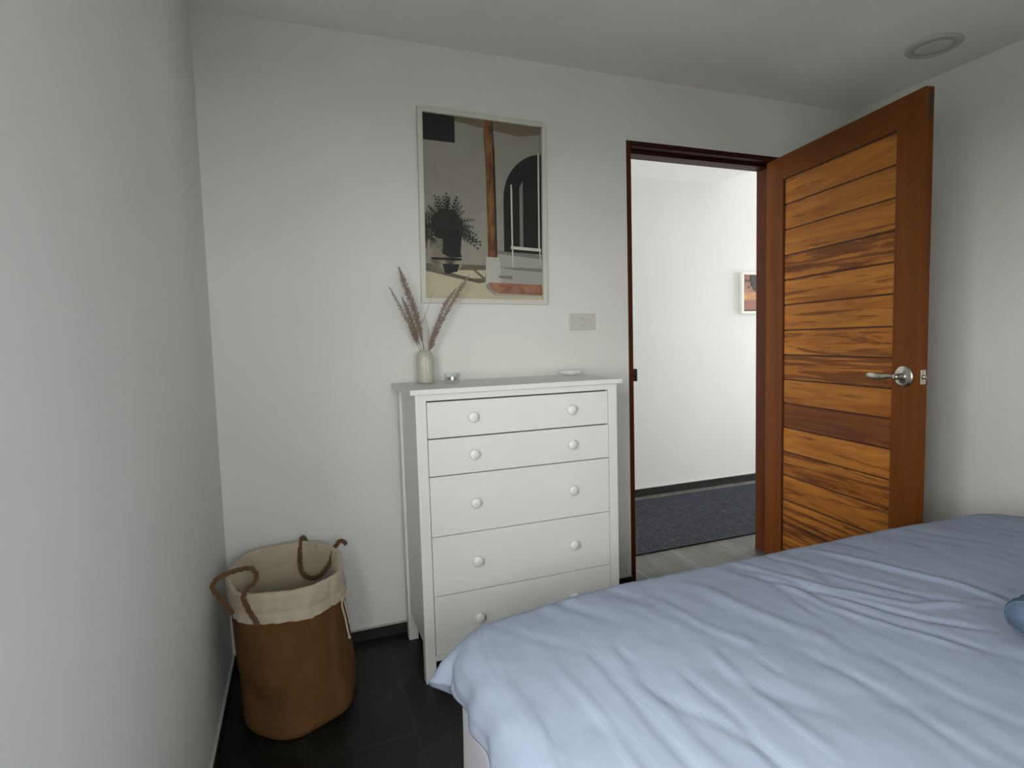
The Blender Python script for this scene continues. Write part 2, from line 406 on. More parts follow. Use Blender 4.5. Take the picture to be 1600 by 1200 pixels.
# local +y must point to the right wall (+x world): rotate so; seen face at y=0
bm = B(0, S0, 0, DT, 0, DH); obj('hinge_stile', bm, M_stile, door, bevel=0.0015)
bm = B(S1, DW, 0, DT, 0, DH); ls = obj('latch_stile', bm, M_stile, door, bevel=0.0015)
bm = B(S0, S1, 0, DT, RT, DH); obj('top_rail', bm, M_rail, door, bevel=0.0015)
bm = B(S0, S1, 0, DT, 0, RB); obj('bottom_rail', bm, M_rail, door, bevel=0.0015)
# tongue and groove planks in the panel: one mesh, a 'plank' attribute per board
bm = bmesh.new(); lay = bm.loops.layers.float_color.new('plank')
edges_z = [RT, 2.005, 1.868, 1.730, 1.597, 1.461, 1.321, 1.186, 1.050, 0.916, 0.780, 0.643, 0.508, 0.371, 0.235, RB]
tone = [.75,.55,.8,.9,.85,.7,1.0,.8,.7,.6,1.0,.75,.9,.8,.7]
strk = [0.0,0.05,0.12,0.60,0.18,0.12,0.28,0.72,0.25,0.55,0.0,0.5,0.42,0.55,0.55]
heart = [0,0,0,0,0,0,0,0,0.10,0.80,0,0.05,0,0,0]
rr_ = random.Random(3)
for i in range(len(edges_z)-1):
    z1, z0 = edges_z[i], edges_z[i+1]
    fs = []
    for sy0, sy1 in ((0.011, 0.031),):
        gz = 0.0014
        for (a0, a1, ya, yb) in ((z0+gz+.002, z1-gz-.002, sy0, sy1),):
            c8 = box(bm, S0+0.003, S1-0.003, ya, yb, a0, a1); fs += c8
    # bevelled lips
    for fc in fs:
        for lp in fc.loops: lp[lay] = (tone[i], strk[i], heart[i], 1)
bmesh.ops.bevel(bm, geom=[e_ for e_ in bm.edges if abs(e_.verts[0].co.z-e_.verts[1].co.z) < 1e-5 and abs(e_.verts[0].co.y-e_.verts[1].co.y) < 1e-5], offset=0.0018, segments=1, affect='EDGES')
pl = obj('plank_panel', bm, M_plank, door)
bm = B(S0-0.002, S1+0.002, 0.017, 0.025, RB-0.002, RT+0.002); obj('panel_backing', bm, M_groove, door)
bm = bmesh.new()
for a in ((S0, S0+0.0035, RB, RT), (S1-0.0035, S1, RB, RT), (S0, S1, RT-0.0035, RT), (S0, S1, RB, RB+0.0035)):
    box(bm, a[0], a[1], 0.006, 0.034, a[2], a[3])
obj('panel_gap_shade', bm, M_groove, door)  # dark strips put in for the gap and recess shadow round the panel
# lever handle on the seen face (local -y side is towards the camera)
hx, hz = 0.922, 1.108
bm = bmesh.new(); lathe(bm, [(0.046,0.0),(0.046,-0.004),(0.043,-0.008),(0.034,-0.0105),(0.016,-0.012),(0.0135,-0.017),(0.0125,-0.030),(0.0125,-0.047),(0.011,-0.051),(0.0001,-0.052)], 40, (hx,0,hz), 'y')
hd = obj('door_handle', bm, M_nickel, door, smooth=True)
bm = bmesh.new()
path = smooth_path([(hx,-0.043,hz),(hx-0.03,-0.046,hz+0.001),(hx-0.060,-0.051,hz-0.003),(hx-0.095,-0.056,hz-0.001),(hx-0.125,-0.055,hz+0.002),(hx-0.148,-0.048,hz+0.002)], 6)
rings = []
for i, p in enumerate(path):
    t = i/(len(path)-1); hh = 0.0085+0.0045*math.sin(PI*min(1, max(0, (t-.12)*1.15))) ; hh *= (1 if t < .85 else 1-(t-.85)*3.2); th = 0.0075-0.003*t
    ring = [bm.verts.new((p.x, p.y+th*math.cos(a), p.z+hh*math.sin(a))) for a in [2*PI*k/16 for k in range(16)]]
    rings.append(ring)
for k in range(len(rings)-1):
    for i in range(16):
        bm.faces.new((rings[k][i], rings[k][(i+1)%16], rings[k+1][(i+1)%16], rings[k+1][i]))
bm.faces.new(rings[0]); bm.faces.new(rings[-1])
obj('lever', bm, M_nickel, hd, smooth=True)
bm = bmesh.new(); lathe(bm, [(0.0001,-0.064),(0.004,-0.0635),(0.0055,-0.061),(0.0055,-0.055)], 16, (hx-0.068,0,hz-0.002), 'y'); obj('lock_button', bm, M_nickel, hd, smooth=True)
# same rose and knob on the other face
bm = bmesh.new(); lathe(bm, [(0.0405,DT),(0.0405,DT+.004),(0.030,DT+.0105),(0.0135,DT+.017),(0.0125,DT+.047),(0.0001,DT+.052)], 32, (hx,0,hz), 'y')
box(bm, hx-0.14, hx, DT+0.038, DT+0.05, hz-0.009, hz+0.009); obj('rear_handle', bm, M_nickel, door, smooth=False)
# latch plate with bolt on the edge
bm = B(DW-0.0005, DW+0.0016, 0.009, 0.034, hz-0.030, hz+0.030); lp_ = obj('latch_plate', bm, M_nickel, door, bevel=0.0008)
bm = bmesh.new(); lathe(bm, [(0.009,0.0),(0.009,0.006),(0.0065,0.011),(0.0001,0.0125)], 20, (DW+0.0012, 0.0215, hz), 'x'); obj('latch_bolt', bm, M_nickel, lp_, smooth=True)
bm = B(DW-0.002, DW+0.0004, 0.017, 0.033, 2.145, 2.245); obj('flush_bolt_recess', bm, M_black, door)
for z in (0.25, 1.15, 2.05):
    bm = bmesh.new(); lathe(bm, [(0.0001,-0.045),(0.007,-0.045),(0.007,0.045),(0.0001,0.045)], 14, (-0.006, DT-0.002, z), 'z'); obj('hinge', bm, M_nickel, door, smooth=False)

# ------------------------------------------------------------ chest of drawers
CX, CY = 0.6925, -0.02      # left end of the top, its rear edge
ch = thing('chest_of_drawers', 'tall white chest of five wide drawers with round knobs beside the doorway', 'chest of drawers', (CX, CY, 0))
bm = B(0, 0.90, -0.44, 0, 1.1195, 1.14); obj('top', bm, M_white, ch, bevel=0.002)
L0, L1, LF, LBk = 0.0205, 0.8795, -0.425, -0.03
lw = 0.041
for x0 in (L0, L1-lw):
    bm = B(x0, x0+lw, LF, LF+0.041, 0, 1.1195); obj('leg', bm, M_white, ch, bevel=0.0015)
    bm = B(x0, x0+lw, LBk-0.040, LBk, 0, 1.1195); obj('leg', bm, M_white, ch, bevel=0.0015)
for x0 in (L0+0.010, L1-0.010-0.016):
    bm = B(x0, x0+0.016, LF+0.041, LBk-0.040, 0.125, 1.1195); obj('side_panel', bm, M_white, ch)
bm = B(L0+lw, L1-lw, LBk-0.03, LBk-0.022, 0.125, 1.1195); obj('back_panel', bm, M_white, ch)
bm = B(L0+lw, L1-lw, LF+0.002, LF+0.022, 1.0945, 1.1195); obj('top_rail', bm, M_white, ch, bevel=0.001)
bm = B(L0+lw, L1-lw, LF+0.002, LF+0.024, 0.082, 0.104); obj('bottom_rail', bm, M_white, ch, bevel=0.001)
bm = B(L0+lw, L1-lw, LF+0.022, LF+0.03, 0.104, 1.0945); obj('drawer_gap_shade', bm, M_dark, ch)  # near-black sheet behind the drawers, paints the shade in their gaps
zz = [1.0945, 0.951, 0.806, 0.572, 0.3385, 0.105]
gap = [0.0055, 0.004, 0.003, 0.002, 0.002]
kz = [1.024, 0.880, 0.690, 0.459, 0.232]
for i in range(5):
    x0, x1 = L0+lw+0.0022, L1-lw-0.0022
    bm = B(x0, x1, LF+0.001, LF+0.020, zz[i+1]+0.0008, zz[i]-gap[i])
    d = obj('drawer', bm, M_white, ch, bevel=0.0012)
    for kx in (0.930-CX, 1.349-CX):
        bm = bmesh.new()
        lathe(bm, [(0.010,0.0),(0.0085,-0.006),(0.0095,-0.011),(0.0165,-0.016),(0.0195,-0.021),(0.0195,-0.026),(0.0165,-0.0295),(0.0001,-0.0305)], 32, (kx, LF+0.0015, kz[i]), 'y')
        obj('knob', bm, M_whiteside, d, smooth=True)

# ------------------------------------------------------------ vase and dried grasses
vs = thing('vase', 'small ribbed cream ceramic vase on the left end of the white chest', 'vase', (0.822, -0.135, 1.14))
def ribf(a, h): return 0.022*math.cos(a*22)*min(1, max(0, (h-0.008)/0.02))*min(1, max(0, (0.128-h)/0.02))
bm = bmesh.new()
prof = [(0.022,0),(0.030,0.0015),(0.034,0.007),(0.0355,0.016),(0.036,0.04),(0.036,0.09),(0.0355,0.112),(0.033,0.126),(0.027,0.135),(0.0235,0.138),(0.0232,0.141),(0.021,0.142),(0.0195,0.138),(0.0195,0.128),(0.029,0.11),(0.031,0.05),(0.029,0.008),(0.0001,0.006)]
lathe(bm, prof, 132, ribs=ribf); obj('body', bm, M_vase, vs, smooth=True)
def grass(pts, label, plume_from, rad, seed, dens=1.0, colr=None):
    rnd = random.Random(seed)
    dy = [0.0, -0.004, 0.0, 0.004, 0.0]
    P = smooth_path(pts, 10)       # from vase upward
    base = P[0]
    t = thing('dried_grass', label, 'dried grass', tuple(base), 0, 'dried grasses in the vase')
    Q = [p-base for p in P]
    bm = bmesh.new(); tube(bm, Q, lambda s: 0.0012*(1-0.6*s), 6); obj('stem', bm, M_grass, t, smooth=True)
    if plume_from is None: return t
    bm = bmesh.new()
    n0 = int(plume_from*(len(Q)-1)); L = len(Q)-1-n0
    nb = int(620*dens)
    for k in range(nb):
        s = k/nb; fi = n0+s*L; i = min(int(fi), len(Q)-2); p = Q[i].lerp(Q[i+1], fi-i)
        tdir = (Q[i+1]-Q[i]).normalized(); o1 = tdir.orthogonal().normalized(); o2 = tdir.cross(o1)
        a = rnd.random()*2*PI; env = rad*1.05*min(1, (1-s)*4+0.25)*min(1, s*5+0.35)*(0.82+0.18*math.sin(PI*s))
        out = (o1*math.cos(a)+o2*math.sin(a))
        ln = env*(0.65+0.6*rnd.random())
        dirv = (out*1.0+tdir*(0.55+0.5*rnd.random())).normalized()
        # a spikelet: little tapered seed plus an awn
        q0 = p; q1 = p+dirv*ln*0.55; q2 = p+dirv*ln*1.25
        wv = tdir.cross(dirv).normalized()*0.0012; w2 = dirv.cross(wv).normalized()*0.0012
        mid = [bm.verts.new(q1+v) for v in (wv, w2, -wv, -w2)]
        a0 = bm.verts.new(q0); a1 = bm.verts.new(q2)
        for j in range(4):
            bm.faces.new((a0, mid[j], mid[(j+1)%4])); bm.faces.new((a1, mid[(j+1)%4], mid[j]))
    obj('plume', bm, M_plume, t)
    return t
Y0 = -0.135
def gp(l, dy=0.0):
    out = []
    n = len(l)
    for i, (x, z) in enumerate(l): out.append((x, Y0+dy*i/(n-1), z))
    return out
grass(gp([(0.808,1.262),(0.800,1.285),(0.782,1.330),(0.767,1.371),(0.730,1.447),(0.680,1.546)], -0.03), 'leftmost dried grass, short slim plume leaning left out of the cream vase', 0.28, 0.011, 1, 0.7)
grass(gp([(0.818,1.262),(0.818,1.285),(0.808,1.357),(0.790,1.439),(0.760,1.533),(0.727,1.631)], 0.0), 'tallest left-leaning dried grass with a full plume in front of the bare wall', 0.30, 0.0175, 2, 1.25)
grass(gp([(0.814,1.264),(0.812,1.285),(0.797,1.330),(0.788,1.367),(0.768,1.439),(0.744,1.510)], 0.045), 'shorter dried grass close behind the tallest left-leaning plume', 0.30, 0.013, 3, 0.8)
grass(gp([(0.840,1.262),(0.845,1.280),(0.856,1.309),(0.905,1.410),(0.975,1.520),(1.032,1.602)], 0.0), 'long right-leaning dried grass whose plume tip crosses the picture frame', 0.22, 0.014, 4, 1.2)
grass(gp([(0.836,1.264),(0.840,1.280),(0.850,1.322),(0.864,1.369),(0.905,1.465),(0.952,1.536)], -0.055), 'shorter right-leaning dried grass in front of the longer one', 0.26, 0.012, 5, 1.0)
grass(gp([(0.825,1.262),(0.821,1.285),(0.811,1.370),(0.826,1.415),(0.842,1.452),(0.856,1.49),(0.870,1.530)], 0.01), 'bare thin wispy stalk bending right near the middle of the vase', None, 0, 6)
grass(gp([(0.833,1.264),(0.838,1.285),(0.844,1.35),(0.842,1.385),(0.833,1.425)], 0.01), 'short bare stalk curving upright between the left and right plumes', None, 0, 7)

# ------------------------------------------------------------ glass candle holder, tealight, dish
cz = 1.1402
chd = thing('candle_holder', 'small faceted clear glass candle holder beside the vase', 'candle holder', (0.921, -0.205, cz))
bm = bmesh.new(); N8 = 8
lathe(bm, [(0.030,0),(0.034,0.004),(0.035,0.030),(0.036,0.042),(0.0325,0.042),(0.0305,0.020),(0.0225,0.013),(0.0001,0.013)], 8)
obj('glass_body', bm, M_glass, chd, bevel=0.0012)
tl = thing('tealight', 'white tealight candle inside the faceted glass holder', 'candle', (0.921, -0.205, cz+0.0133))
bm = bmesh.new(); lathe(bm, [(0.0185,0),(0.019,0.001),(0.019,0.0135),(0.0183,0.0135),(0.0183,0.0125)], 32); obj('cup', bm, M_alu, tl, smooth=False)
bm = bmesh.new(); lathe(bm, [(0.0182,0.001),(0.0182,0.012),(0.012,0.0128),(0.0001,0.0125)], 32); obj('wax', bm, M_wax, tl, smooth=True)
bm = bmesh.new(); lathe(bm, [(0.0007,0.012),(0.0006,0.019),(0.0001,0.0192)], 8); obj('wick', bm, M_black, tl)
ds = thing('trinket_dish', 'small white glazed trinket dish on the right end of the white chest', 'dish', (1.528, -0.100, 1.1402), 0.35)
bm = bmesh.new()
def sq(n, rx, ry, z, e=4.0, skew=0):
    out = []
    for i in range(n):
        a = 2*PI*i/n; c_, s_ = math.cos(a), math.sin(a)
        k = (abs(c_)**e+abs(s_)**e)**(-1/e)
        out.append(bm.verts.new((rx*c_*k+skew*z, ry*s_*k, z)))
    return out
rg = [sq(48, .028,.028,0), sq(48,.033,.033,.002), sq(48,.044,.044,.012), sq(48,.049,.049,.0225), sq(48,.0475,.0475,.0235), sq(48,.046,.046,.022), sq(48,.040,.040,.0115), sq(48,.030,.030,.006)]
for k in range(len(rg)-1):
    for i in range(48): bm.faces.new((rg[k][i], rg[k][(i+1)%48], rg[k+1][(i+1)%48], rg[k+1][i]))
bm.faces.new(rg[0]); bm.faces.new(rg[-1]); obj('bowl', bm, M_ceramic, ds, smooth=True)

# ------------------------------------------------------------ light switch
sw = thing('light_switch', 'wide grey-white light switch plate with one small rocker on the far wall', 'light switch', (1.647, -0.0005, 1.396))
bm = B(-0.0715, 0.0715, -0.010, 0, -0.0405, 0.0405); obj('plate', bm, M_plate, sw, bevel=0.003)
bm = B(-0.016, 0.016, -0.0115, -0.009, -0.024, 0.024); rk = obj('rocker', bm, M_plate2, sw, bevel=0.0015)
bm = B(-0.010, 0.010, -0.0135, -0.011, -0.018, 0.018); obj('button', bm, M_plate, rk, bevel=0.001)
bm = B(-0.002, 0.002, -0.0138, -0.0134, 0.008, 0.012); obj('indicator', bm, M_dark, rk)

# ------------------------------------------------------------ framed picture over the chest
def flat(name, col, var=0.0, scale=8, col2=None, rough=0.45, sc3=(1,1,1)):
    m = mat(name, col, rough, spec=0.3)
    if var or col2:
        n = noi(m, coords(m, sc3), scale, 5, 0.6, 0.5)
        c2 = col2 or tuple(c*(1-var) for c in col)
        lk(m, ramp(m, n, [(0.35, c2), (0.65, col)]), bsdf(m).inputs['Base Color'])
    return m
pic = thing('framed_picture', 'large portrait picture of a potted plant, wooden post and rope swing above the chest', 'picture', (1.155, -0.0005, 1.911), 0)
pic.rotation_euler = (0, math.radians(0.9), 0)
pw, ph, fw = 0.306, 0.425, 0.0225
bm = bmesh.new()
def ringframe(bm, w_, h_, f_, y0, y1):
    o = [(-w_,-h_),(w_,-h_),(w_,h_),(-w_,h_)]; i_ = [(-w_+f_,-h_+f_),(w_-f_,-h_+f_),(w_-f_,h_-f_),(-w_+f_,h_-f_)]
    V = [[bm.verts.new((x, y, z)) for x, z in q] for q in (o, i_) for y in (y0, y1)]
    oa, ob, ia, ib = V
    for k in range(4):
        j = (k+1) % 4
        bm.faces.new((oa[k], oa[j], ia[j], ia[k])); bm.faces.new((ob[k], ib[k], ib[j], ob[j]))
        bm.faces.new((oa[k], ob[k], ob[j], oa[j])); bm.faces.new((ia[k], ia[j], ib[j], ib[k]))
ringframe(bm, pw, ph, fw, -0.022, 0)
obj('frame', bm, M_pframe, pic, bevel=0.0015)
art_m = [flat('art_plaster', (0.33,0.305,0.265), 0.14, 5), flat('art_dark', (0.020,0.021,0.020)), flat('art_post', (0.30,0.135,0.055), 0, 9, (0.085,0.035,0.016), sc3=(6,1,1)),
         flat('art_pale', (0.52,0.51,0.46), 0.06), flat('art_floor', (0.55,0.50,0.35), 0.1), flat('art_shadow', (0.16,0.135,0.10), 0.25, 14),
         flat('art_terracotta', (0.42,0.20,0.13), 0, 14, (0.22,0.10,0.07)), flat('art_pot', (0.36,0.31,0.24), 0, 13, (0.035,0.033,0.03)),
         flat('art_leaf', (0.030,0.036,0.030), 0.3, 30), flat('art_rope', (0.62,0.60,0.55)), flat('art_grey', (0.22,0.21,0.19), 0.1), flat('art_brown_top', (0.21,0.165,0.12), 0.15, 3), flat('art_pale_wall', (0.40,0.39,0.35), 0.12, 4)]
bm = bmesh.new(); layer = [0]
aw, ah = pw-fw+0.001, ph-fw+0.001
def AP(pts, mi):
    """polygon in picture units: x 0..100 from left, y 0..146 from top"""
    layer[0] += 1; y = -0.0085-layer[0]*0.000006
    vs_ = [bm.verts.new((-aw+2*aw*x/100, y, ah-2*ah*v/146)) for x, v in pts]
    fc = bm.faces.new(vs_); fc.material_index = mi
    if fc.calc_area() > 0:
        fc.normal_update()
        if fc.normal.y > 0: fc.normal_flip()
AP([(0,0),(100,0),(100,146),(0,146)], 0)
AP([(26,0),(100,0),(100,6),(80,10),(26,4)], 11)
AP([(0,0),(26,0),(26,21),(0,21)], 1)
AP([(0,118),(50,118),(50,146),(0,146)], 4)
AP([(0,118),(50,118),(50,132),(44,133),(0,124)], 5)
AP([(12,123),(50,122),(49,129),(38,129)], 4)
AP([(34,118),(36,118),(50,129),(47,129)], 5)
AP([(60,107),(100,109),(100,146),(58,146)], 12)
AP([(60,105),(100,108),(100,111),(60,108)], 10)
# arch
arch = [(66,106)]
for k in range(15):
    a = PI-(PI/2*1.0)*k/14; arch.append((104+38*math.cos(a), 62-40*math.sin(a)*1.0))
arch = [(x if x < 100 else 100, y) for x, y in arch] + [(100,107)]
AP(arch, 1)
AP([(80,52),(83,46),(83,104),(80,104)], 10)
AP([(73,54),(74,53),(74,104),(73,104)], 10)
# post
AP([(50,0),(57.5,0),(58,20),(59,21),(59,40),(59.5,75),(60,111),(52,111),(51.5,60),(50.5,25),(49.7,14)], 2)
AP([(56.8,0),(57.5,0),(58.5,20),(59.2,40),(59.7,75),(60,111),(58.8,111),(58,60)], 1)
AP([(50.5,111),(62,111),(62.5,119),(62.8,133),(49.5,133)], 3)
AP([(0,133),(46,134),(58,143),(100,143),(100,146),(0,146)], 4)
AP([(52,132),(100,133),(100,142),(60,141),(55,138)], 6)
AP([(61,126),(73,126),(73,129),(61,128)], 10)
AP([(61,119),(100,119),(100,122),(75,121)], 10)
# swing
AP([(72.2,50),(73.4,50),(73.8,102),(72.6,102)], 9); AP([(96.6,22),(98,22),(98,102),(96.6,102)], 9)
AP([(72,101),(99,102),(99,104.5),(72,103.5)], 9)
AP([(72.8,104),(74,104),(73.6,119),(73,119)], 9); AP([(97.4,104),(98.4,104),(98.6,116),(98,116)], 9)
# pot
pot = [(4,97),(5,110),(4,114),(6,120),(10,124),(18,126),(26,124),(30,119),(30,112),(29,109),(30,96),(18,99)]
AP(pot, 7); AP([(15,98),(30,96),(29,109),(30,112),(22,113),(14,110)], 1); AP([(5,113),(30,113),(29,115),(6,115)], 1); AP([(14,118),(28,118),(26,124),(16,126)],1)
# palm leaves
rp = random.Random(5)
for k in range(38):
    a = PI*(-0.06+1.12*k/37)+rp.uniform(-.06,.06); ln = 15+10*rp.random()
    if 0.3 < a/PI < 0.62: ln = 22+8*rp.random()
    bx_, by_ = 18+3.5*math.cos(a), 92-5*math.sin(a)
    P = []
    for t in [q/8 for q in range(9)]:
        P.append((bx_+ln*t*math.cos(a), by_-ln*t*math.sin(a)+6.5*t*t*abs(math.cos(a))+1.5*t*t))
    P = [(max(1, min(48, x)), y) for x, y in P]
    for q in range(8):
        (xa, ya), (xb, yb) = P[q], P[q+1]; dx, dy = xb-xa, yb-ya; L_ = math.hypot(dx, dy)+1e-6; nx_, ny_ = -dy/L_, dx/L_
        wd = 0.45*(1-q/9)
        AP([(xa+nx_*wd, ya+ny_*wd), (xb+nx_*wd*.8, yb+ny_*wd*.8), (xb-nx_*wd*.8, yb-ny_*wd*.8), (xa-nx_*wd, ya-ny_*wd)], 8)
        for sg in (1, -1):
            ll = 3.2*(1-abs(q-3)/7)
            tx, ty = xb+dx/L_*ll*.7+nx_*sg*ll, yb+dy/L_*ll*.7+ny_*sg*ll
            AP([(xa+dx*.4, ya+dy*.4), (xb, yb), (max(.5, tx), ty)], 8)
AP([(7,80),(14,74),(24,75),(31,84),(30,92),(29,98),(20,100),(8,97),(5,88)], 8)
AP([(9,90),(27,90),(28,98),(10,98)], 1)
obj('art_print', bm, art_m, pic, keep=True)

# hall picture
pic2 = thing('framed_picture', 'small sunset picture in a pale frame on the bright hall wall', 'picture', (4.215, HY-0.0005, 1.673))
p2w, p2h = 0.27, 0.180
bm = bmesh.new(); ringframe(bm, p2w, p2h, 0.022, -0.030, 0); obj('frame', bm, M_pframe2, pic2, bevel=0.0015)
m2 = [flat('sunset_sky', (0.42,0.22,0.16), 0, 5, (0.30,0.16,0.15)), flat('sunset_glow', (0.66,0.33,0.13), 0, 9, (0.5,0.24,0.12), sc3=(1,1,5)), flat('sunset_water', (0.36,0.16,0.12), 0, 9, (0.25,0.12,0.11), sc3=(1,1,6)), flat('palm_dark', (0.05,0.055,0.045), 0.3, 30)]
bm = bmesh.new(); layer[0] = 0; aw, ah = p2w-0.0215, p2h-0.0215
def A2(pts, mi):
    layer[0] += 1; y = -0.012-layer[0]*0.00008
    fc = bm.faces.new([bm.verts.new((-aw+2*aw*x/100, y, ah-2*ah*v/100)) for x, v in pts]); fc.material_index = mi; fc.normal_update()
    if fc.normal.y > 0: fc.normal_flip()
A2([(0,0),(100,0),(100,100),(0,100)], 0); A2([(0,50),(100,46),(100,68),(0,70)], 1); A2([(0,69),(100,66),(100,97),(0,97)], 2); A2([(0,96),(100,96),(100,100),(0,100)], 3)
rp = random.Random(9)
for k in range(60):
    x_, y_ = 27+rp.gauss(0,9), 18+rp.gauss(0,9); a = rp.random()*2*PI
    x_ = max(9, x_); y_ = max(8, y_)
    A2([(x_,y_),(x_+5*math.cos(a),y_+7*math.sin(a)),(x_+4*math.cos(a+.6),y_+7*math.sin(a+.6))], 3)
A2([(17,2),(48,2),(44,22),(36,42),(26,43),(18,20)], 3)
A2([(30,40),(33,40),(36,68),(33,68)], 3); A2([(0,2),(3,2),(3,48),(0,48)], 3)
obj('art_print', bm, m2, pic2, keep=True)

# ------------------------------------------------------------ hall rug
rug = thing('runner_rug', 'long charcoal ribbed runner rug on the hall floor outside the doorway', 'rug', (3.2, 0.815, 0))
bm = bmesh.new()
nx, ny = 620, 2
x0, x1, y0, y1 = -2.2, 2.3, -0.475, 0.475
top_v = []
for i in range(nx+1):
    x = x0+(x1-x0)*i/nx; z = 0.008+0.0014*(1 if i % 4 < 2 else 0)
    top_v.append([bm.verts.new((x, y, z)) for y in (y0, y1)]+[bm.verts.new((x, y, 0.001)) for y in (y1, y0)])
for i in range(nx):
    for k in range(4):
        bm.faces.new((top_v[i][k], top_v[i+1][k], top_v[i+1][(k+1)%4], top_v[i][(k+1)%4]))
bm.faces.new(top_v[0]); bm.faces.new(top_v[-1]); obj('pile', bm, M_rug, rug)
bm = bmesh.new(); ringbox = [(x0-.012, x1+.012, y0-.014, y0), (x0-.012, x1+.012, y1, y1+.014), (x0-.012, x0, y0, y1), (x1, x1+.012, y0, y1)]
for a in ringbox: box(bm, *a, 0.0005, 0.010)
obj('binding', bm, M_rugedge, rug, bevel=0.003)

# ------------------------------------------------------------ ceiling light
cl = thing('ceiling_light', 'round flush white ceiling light, switched off, near the top of the door', 'ceiling light', (3.128, -0.69, H))
bm = bmesh.new(); lathe(bm, [(0.112,0),(0.112,-0.004),(0.104,-0.010),(0.080,-0.0125),(0.078,-0.008),(0.078,0)], 64); obj('rim', bm, M_lamp, cl, smooth=True)
bm = bmesh.new(); lathe(bm, [(0.078,-0.001),(0.078,-0.009),(0.05,-0.0105),(0.0001,-0.011)], 64); obj('diffuser', bm, M_lamp2, cl, smooth=True)

# ------------------------------------------------------------ laundry basket
LBX, LBY = 0.256, -0.328
bsk = thing('laundry_basket', 'brown burlap laundry basket with cream lining folded over its rim in the corner', 'laundry basket', (LBX, LBY, 0))
def bagprof(a, z):
    # radius of the soft body by angle and height
    ca, sa = math.cos(a), math.sin(a)
    rx, ry = 0.194, 0.236
    R_ = 1/math.sqrt((ca/rx)**2+(sa/ry)**2)
    t = z/0.5
    R_ *= 1.045-0.075*t
    R_ *= 1+0.030*math.sin(3*a+1.0+2.2*t)*(1-0.3*t)+0.014*math.sin(7*a+5*t)
    R_ *= 1-0.10*math.exp(-((z-0.10)/0.06)**2)*math.exp(-((a-4.15)/0.55)**2)      # crumple low at the front left
    R_ *= 1+0.11*math.exp(-((z-0.06)/0.07)**2)*math.exp(-((a-5.55)/0.30)**2)      # corner low at the right
    n_ = noise.noise(Vector((ca*2.2, sa*2.2, z*5)))
    R_ *= 1-0.035*math.exp(-((a-5.25-0.2*t)/0.09)**2)*math.exp(-((z-0.3)/0.2)**2)    # soft vertical crease at the right
    R_ *= 1-0.06*math.exp(-((a-3.9)/0.4)**2)*math.exp(-((z-0.17)/0.09)**2)
    R_ *= 1+0.025*n_
    return R_
def lean(z): return (-0.020*z/0.5, 0.0)
def rimz(a): return 0.512+0.012*math.sin(a-0.3)+0.006*math.sin(3*a)
def bag_pt(a, z, k=0.0):
    R_ = bagprof(a, z)+k; lx, ly = lean(z)
    return (lx+R_*math.cos(a), ly+R_*math.sin(a), z)
NA = 120
bm = bmesh.new(); rings = []
zs = [0.001, 0.004, 0.012, 0.03]+[0.05+0.40*i/22 for i in range(23)]
for j, z in enumerate(zs):
    k = -0.022 if j == 0 else (-0.010 if j == 1 else (-0.002 if j == 2 else 0))
    rings.append([bm.verts.new(bag_pt(2*PI*i/NA, z, k)) for i in range(NA)])
for j in range(len(rings)-1):
    for i in range(NA):
        bm.faces.new((rings[j][i], rings[j][(i+1)%NA], rings[j+1][(i+1)%NA], rings[j+1][i]))
bm.faces.new(rings[0]); obj('body', bm, M_burlap, bsk, smooth=True)
# lining: folded over outside, over the rim, down inside
bm = bmesh.new(); rings = []
sec = [('o', 0.412, 0.0095), ('o', 0.420, 0.0105), ('o', 0.440, 0.008), ('o', 0.446, 0.0045), ('o', 0.452, 0.0085)]+[('o', 0.462+0.008*i, 0.008) for i in range(5)]+[('r', -0.003, 0.007), ('r', 0.002, 0.0), ('r', -0.003, -0.006)]+[('i', 0.48-0.036*i, -0.010) for i in range(13)]
for kind, z, k in sec:
    ring = []
    for i in range(NA):
        a = 2*PI*i/NA
        if kind == 'r': zz_ = rimz(a)+z
        elif kind == 'o': zz_ = z+(rimz(a)-0.512)*0.8 + 0.004*math.sin(2*a+1)
        else: zz_ = min(z, rimz(a)-0.02) if z > .4 else z
        rip = 0.0035*noise.noise(Vector((math.cos(a)*9, math.sin(a)*9, z*16)))+0.003*noise.noise(Vector((math.cos(a)*22, math.sin(a)*22, z*9)))
        kk = k+rip*(2.2 if kind == 'o' else (1.6 if kind == 'r' else 0.7))
        # gather at the drawstring (front right)
        da = (a-5.66+PI) % (2*PI)-PI
        if kind != 'i': kk += 0.004*math.sin(da*60)*math.exp(-(da/0.22)**2)
        if kind == 'i': kk += -0.006+0.004*math.sin(5*a+z*9)
        p = bag_pt(a, min(zz_, 0.53), kk); ring.append(bm.verts.new((p[0], p[1], zz_)))
    rings.append(ring)
for j in range(len(rings)-1):
    for i in range(NA):
        bm.faces.new((rings[j][i], rings[j][(i+1)%NA], rings[j+1][(i+1)%NA], rings[j+1][i]))
bm.faces.new(rings[-1]); lin = obj('lining', bm, M_linen, bsk, smooth=True)
tag(lin, 'cream cotton lining folded over the rim')
